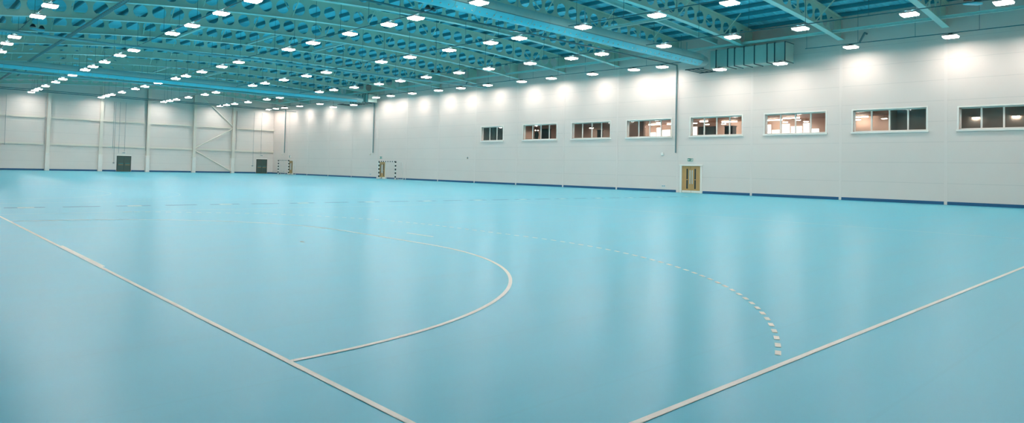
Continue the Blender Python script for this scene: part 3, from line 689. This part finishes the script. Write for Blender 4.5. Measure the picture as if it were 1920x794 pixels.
# ---- columns, rails and bracing on the far wall
def column(x, label):
    e0 = empty('steel_column', (x, YB - .2, 0)); top = zbot(x) + BD
    MB().box(-.22, -.20, 2.45, .22, -.17, top).box(-.012, -.18, 2.45, .012, .12, top).box(-.22, .12, 2.45, .22, .14, top).build('shaft', M_CREAM, e0)
    MB().box(-.27, -.27, 0, .27, .19, 2.45).build('padded_sleeve', M_SLEEVE, e0, bevel=.02)
    return tag(e0, label, 'column', 'columns on the far wall')
for i, x in enumerate(COLX[1:]): column(x, 'cream steel column with white padded base on the far wall, %s from the left' % ORD[i + 1])
gi = 0
CC = [XL] + COLX[1:] + [XR]
for z in (3.70, 7.42):
    for i, (a, b) in enumerate(zip(CC, CC[1:])):
        o = MB().box(a + (.18 if i else 0), YB - .20, z - .10, b - (.18 if i < len(CC) - 2 else 0), YB - .03, z + .12).box(a + (.18 if i else 0), YB - .2, z - .13, b - (.18 if i < len(CC) - 2 else 0), YB - .17, z - .10).build('wall_rail', M_CREAM)
        tag(o, '%s cream rail across the far wall, %s bay from the left' % ('lower' if z < 5 else 'upper', ORD[i + 1]), 'rail', 'cream rails on the far wall')
for a, b, s in [((38.4, 12.3), (43.72, 7.65), 'top cream diagonal brace on the far wall'), ((43.7, 7.30), (37.75, 3.95), 'middle cream diagonal brace on the far wall'), ((37.75, 3.45), (43.7, .25), 'lowest cream diagonal brace on the far wall')]:
    e0 = MB().tube((a[0], YB - .28, a[1]), (b[0], YB - .28, b[1]), .085, 10).build('diagonal_brace', M_CREAM); tag(e0, s, 'brace', 'braces on the far wall')
for x, z0, z1, bx, s in [(12.6, 3.4, 10.2, 0, 'thin cable drop at the far left of the far wall'), (17.15, 3.7, 10.3, 0, 'thin cable drop beside the leftmost column'), (25.8, 3.4, 10.3, 0, 'thin cable drop ending at the lower rail left of the dark door'), (26.03, 1.3, 10.3, 1, 'thin cable drop ending in a small box beside the left dark door'),
        (26.62, 2.75, 10.3, 0, 'thin cable drop above the left edge of the dark door'), (27.4, 2.95, 10.3, 0, 'thin cable drop to the sign above the left dark door'), (30.3, 3.2, 10.3, 0, 'thin cable drop left of the third column'), (44.35, 3.9, 10.3, 0, 'thin cable drop right of the fifth column'),
        (47.32, 1.3, 10.3, 1, 'thin cable drop ending in a small box beside the corner door'), (48.7, 3.2, 10.3, 0, 'thin cable drop to the sign above the corner door')]:
    e0 = empty('cable_drop', (x, YB - .24, z0)); MB().tube((0, 0, 0), (0, 0, z1 - z0), .022, 6).build('conduit', M_GREYB, e0)
    if bx: MB().box(-.08, -.05, -.12, .08, .22, .06).build('switch_box', M_GREYB, e0)
    for zz in (3.70, 7.42):
        if zz > z0 + .1: MB().box(-.04, -.01, zz - z0 - .03, .04, .04, zz - z0 + .03).build('clip', M_GREYB, e0)
    tag(e0, s, 'cable', 'cable drops on the far wall')

# ---- the figure in the second window
me = bpy.data.meshes.new('body'); P_ = {'pel': (0, 0, .92, .16, .13), 'waist': (0, 0, 1.1, .15, .12), 'chest': (0, 0, 1.32, .19, .13), 'neck': (0, 0, 1.50, .065, .065), 'head': (.01, 0, 1.62, .095, .09), 'top': (.0, 0, 1.70, .085, .08)}
jn = list(P_.items()); V = [v[1][:3] for v in jn]; Rr = [v[1][3:] for v in jn]; Ed = [(0, 1), (1, 2), (2, 3), (3, 4), (4, 5)]
for s_ in (-1, 1):
    b0 = len(V); V += [(0, s_ * .10, .86), (.01, s_ * .11, .48), (0, s_ * .12, .08), (-.15, s_ * .13, .04)]; Rr += [(.10, .10), (.07, .07), (.05, .05), (.045, .035)]; Ed += [(0, b0), (b0, b0 + 1), (b0 + 1, b0 + 2), (b0 + 2, b0 + 3)]
    b1 = len(V); V += [(0, s_ * .20, 1.40), (.02, s_ * .25, 1.14), (-.06, s_ * .24, .90), (-.08, s_ * .235, .80)]; Rr += [(.065, .065), (.05, .05), (.038, .038), (.035, .025)]; Ed += [(2, b1), (b1, b1 + 1), (b1 + 1, b1 + 2), (b1 + 2, b1 + 3)]
me.from_pydata(V, Ed, []); me.materials.append(M_CLOTH)
pb = bpy.data.objects.new('body', me); COL.objects.link(pb)
sm = pb.modifiers.new('skin', 'SKIN'); ss = pb.modifiers.new('sub', 'SUBSURF'); ss.levels = 1; ss.render_levels = 1
for v, rr in zip(me.skin_vertices[0].data, Rr): v.radius = rr
me.skin_vertices[0].data[0].use_root = True; sm.use_smooth_shade = True
pr = empty('person', (52.3, 48.15, GZ)); pb.parent = pr
MB().tube((.01, 0, 1.64), (.01, 0, 1.735), .098, 14, .06).build('hair', M_BLACK, pr)
tag(pr, 'person in dark clothes standing inside the second high window', 'person')
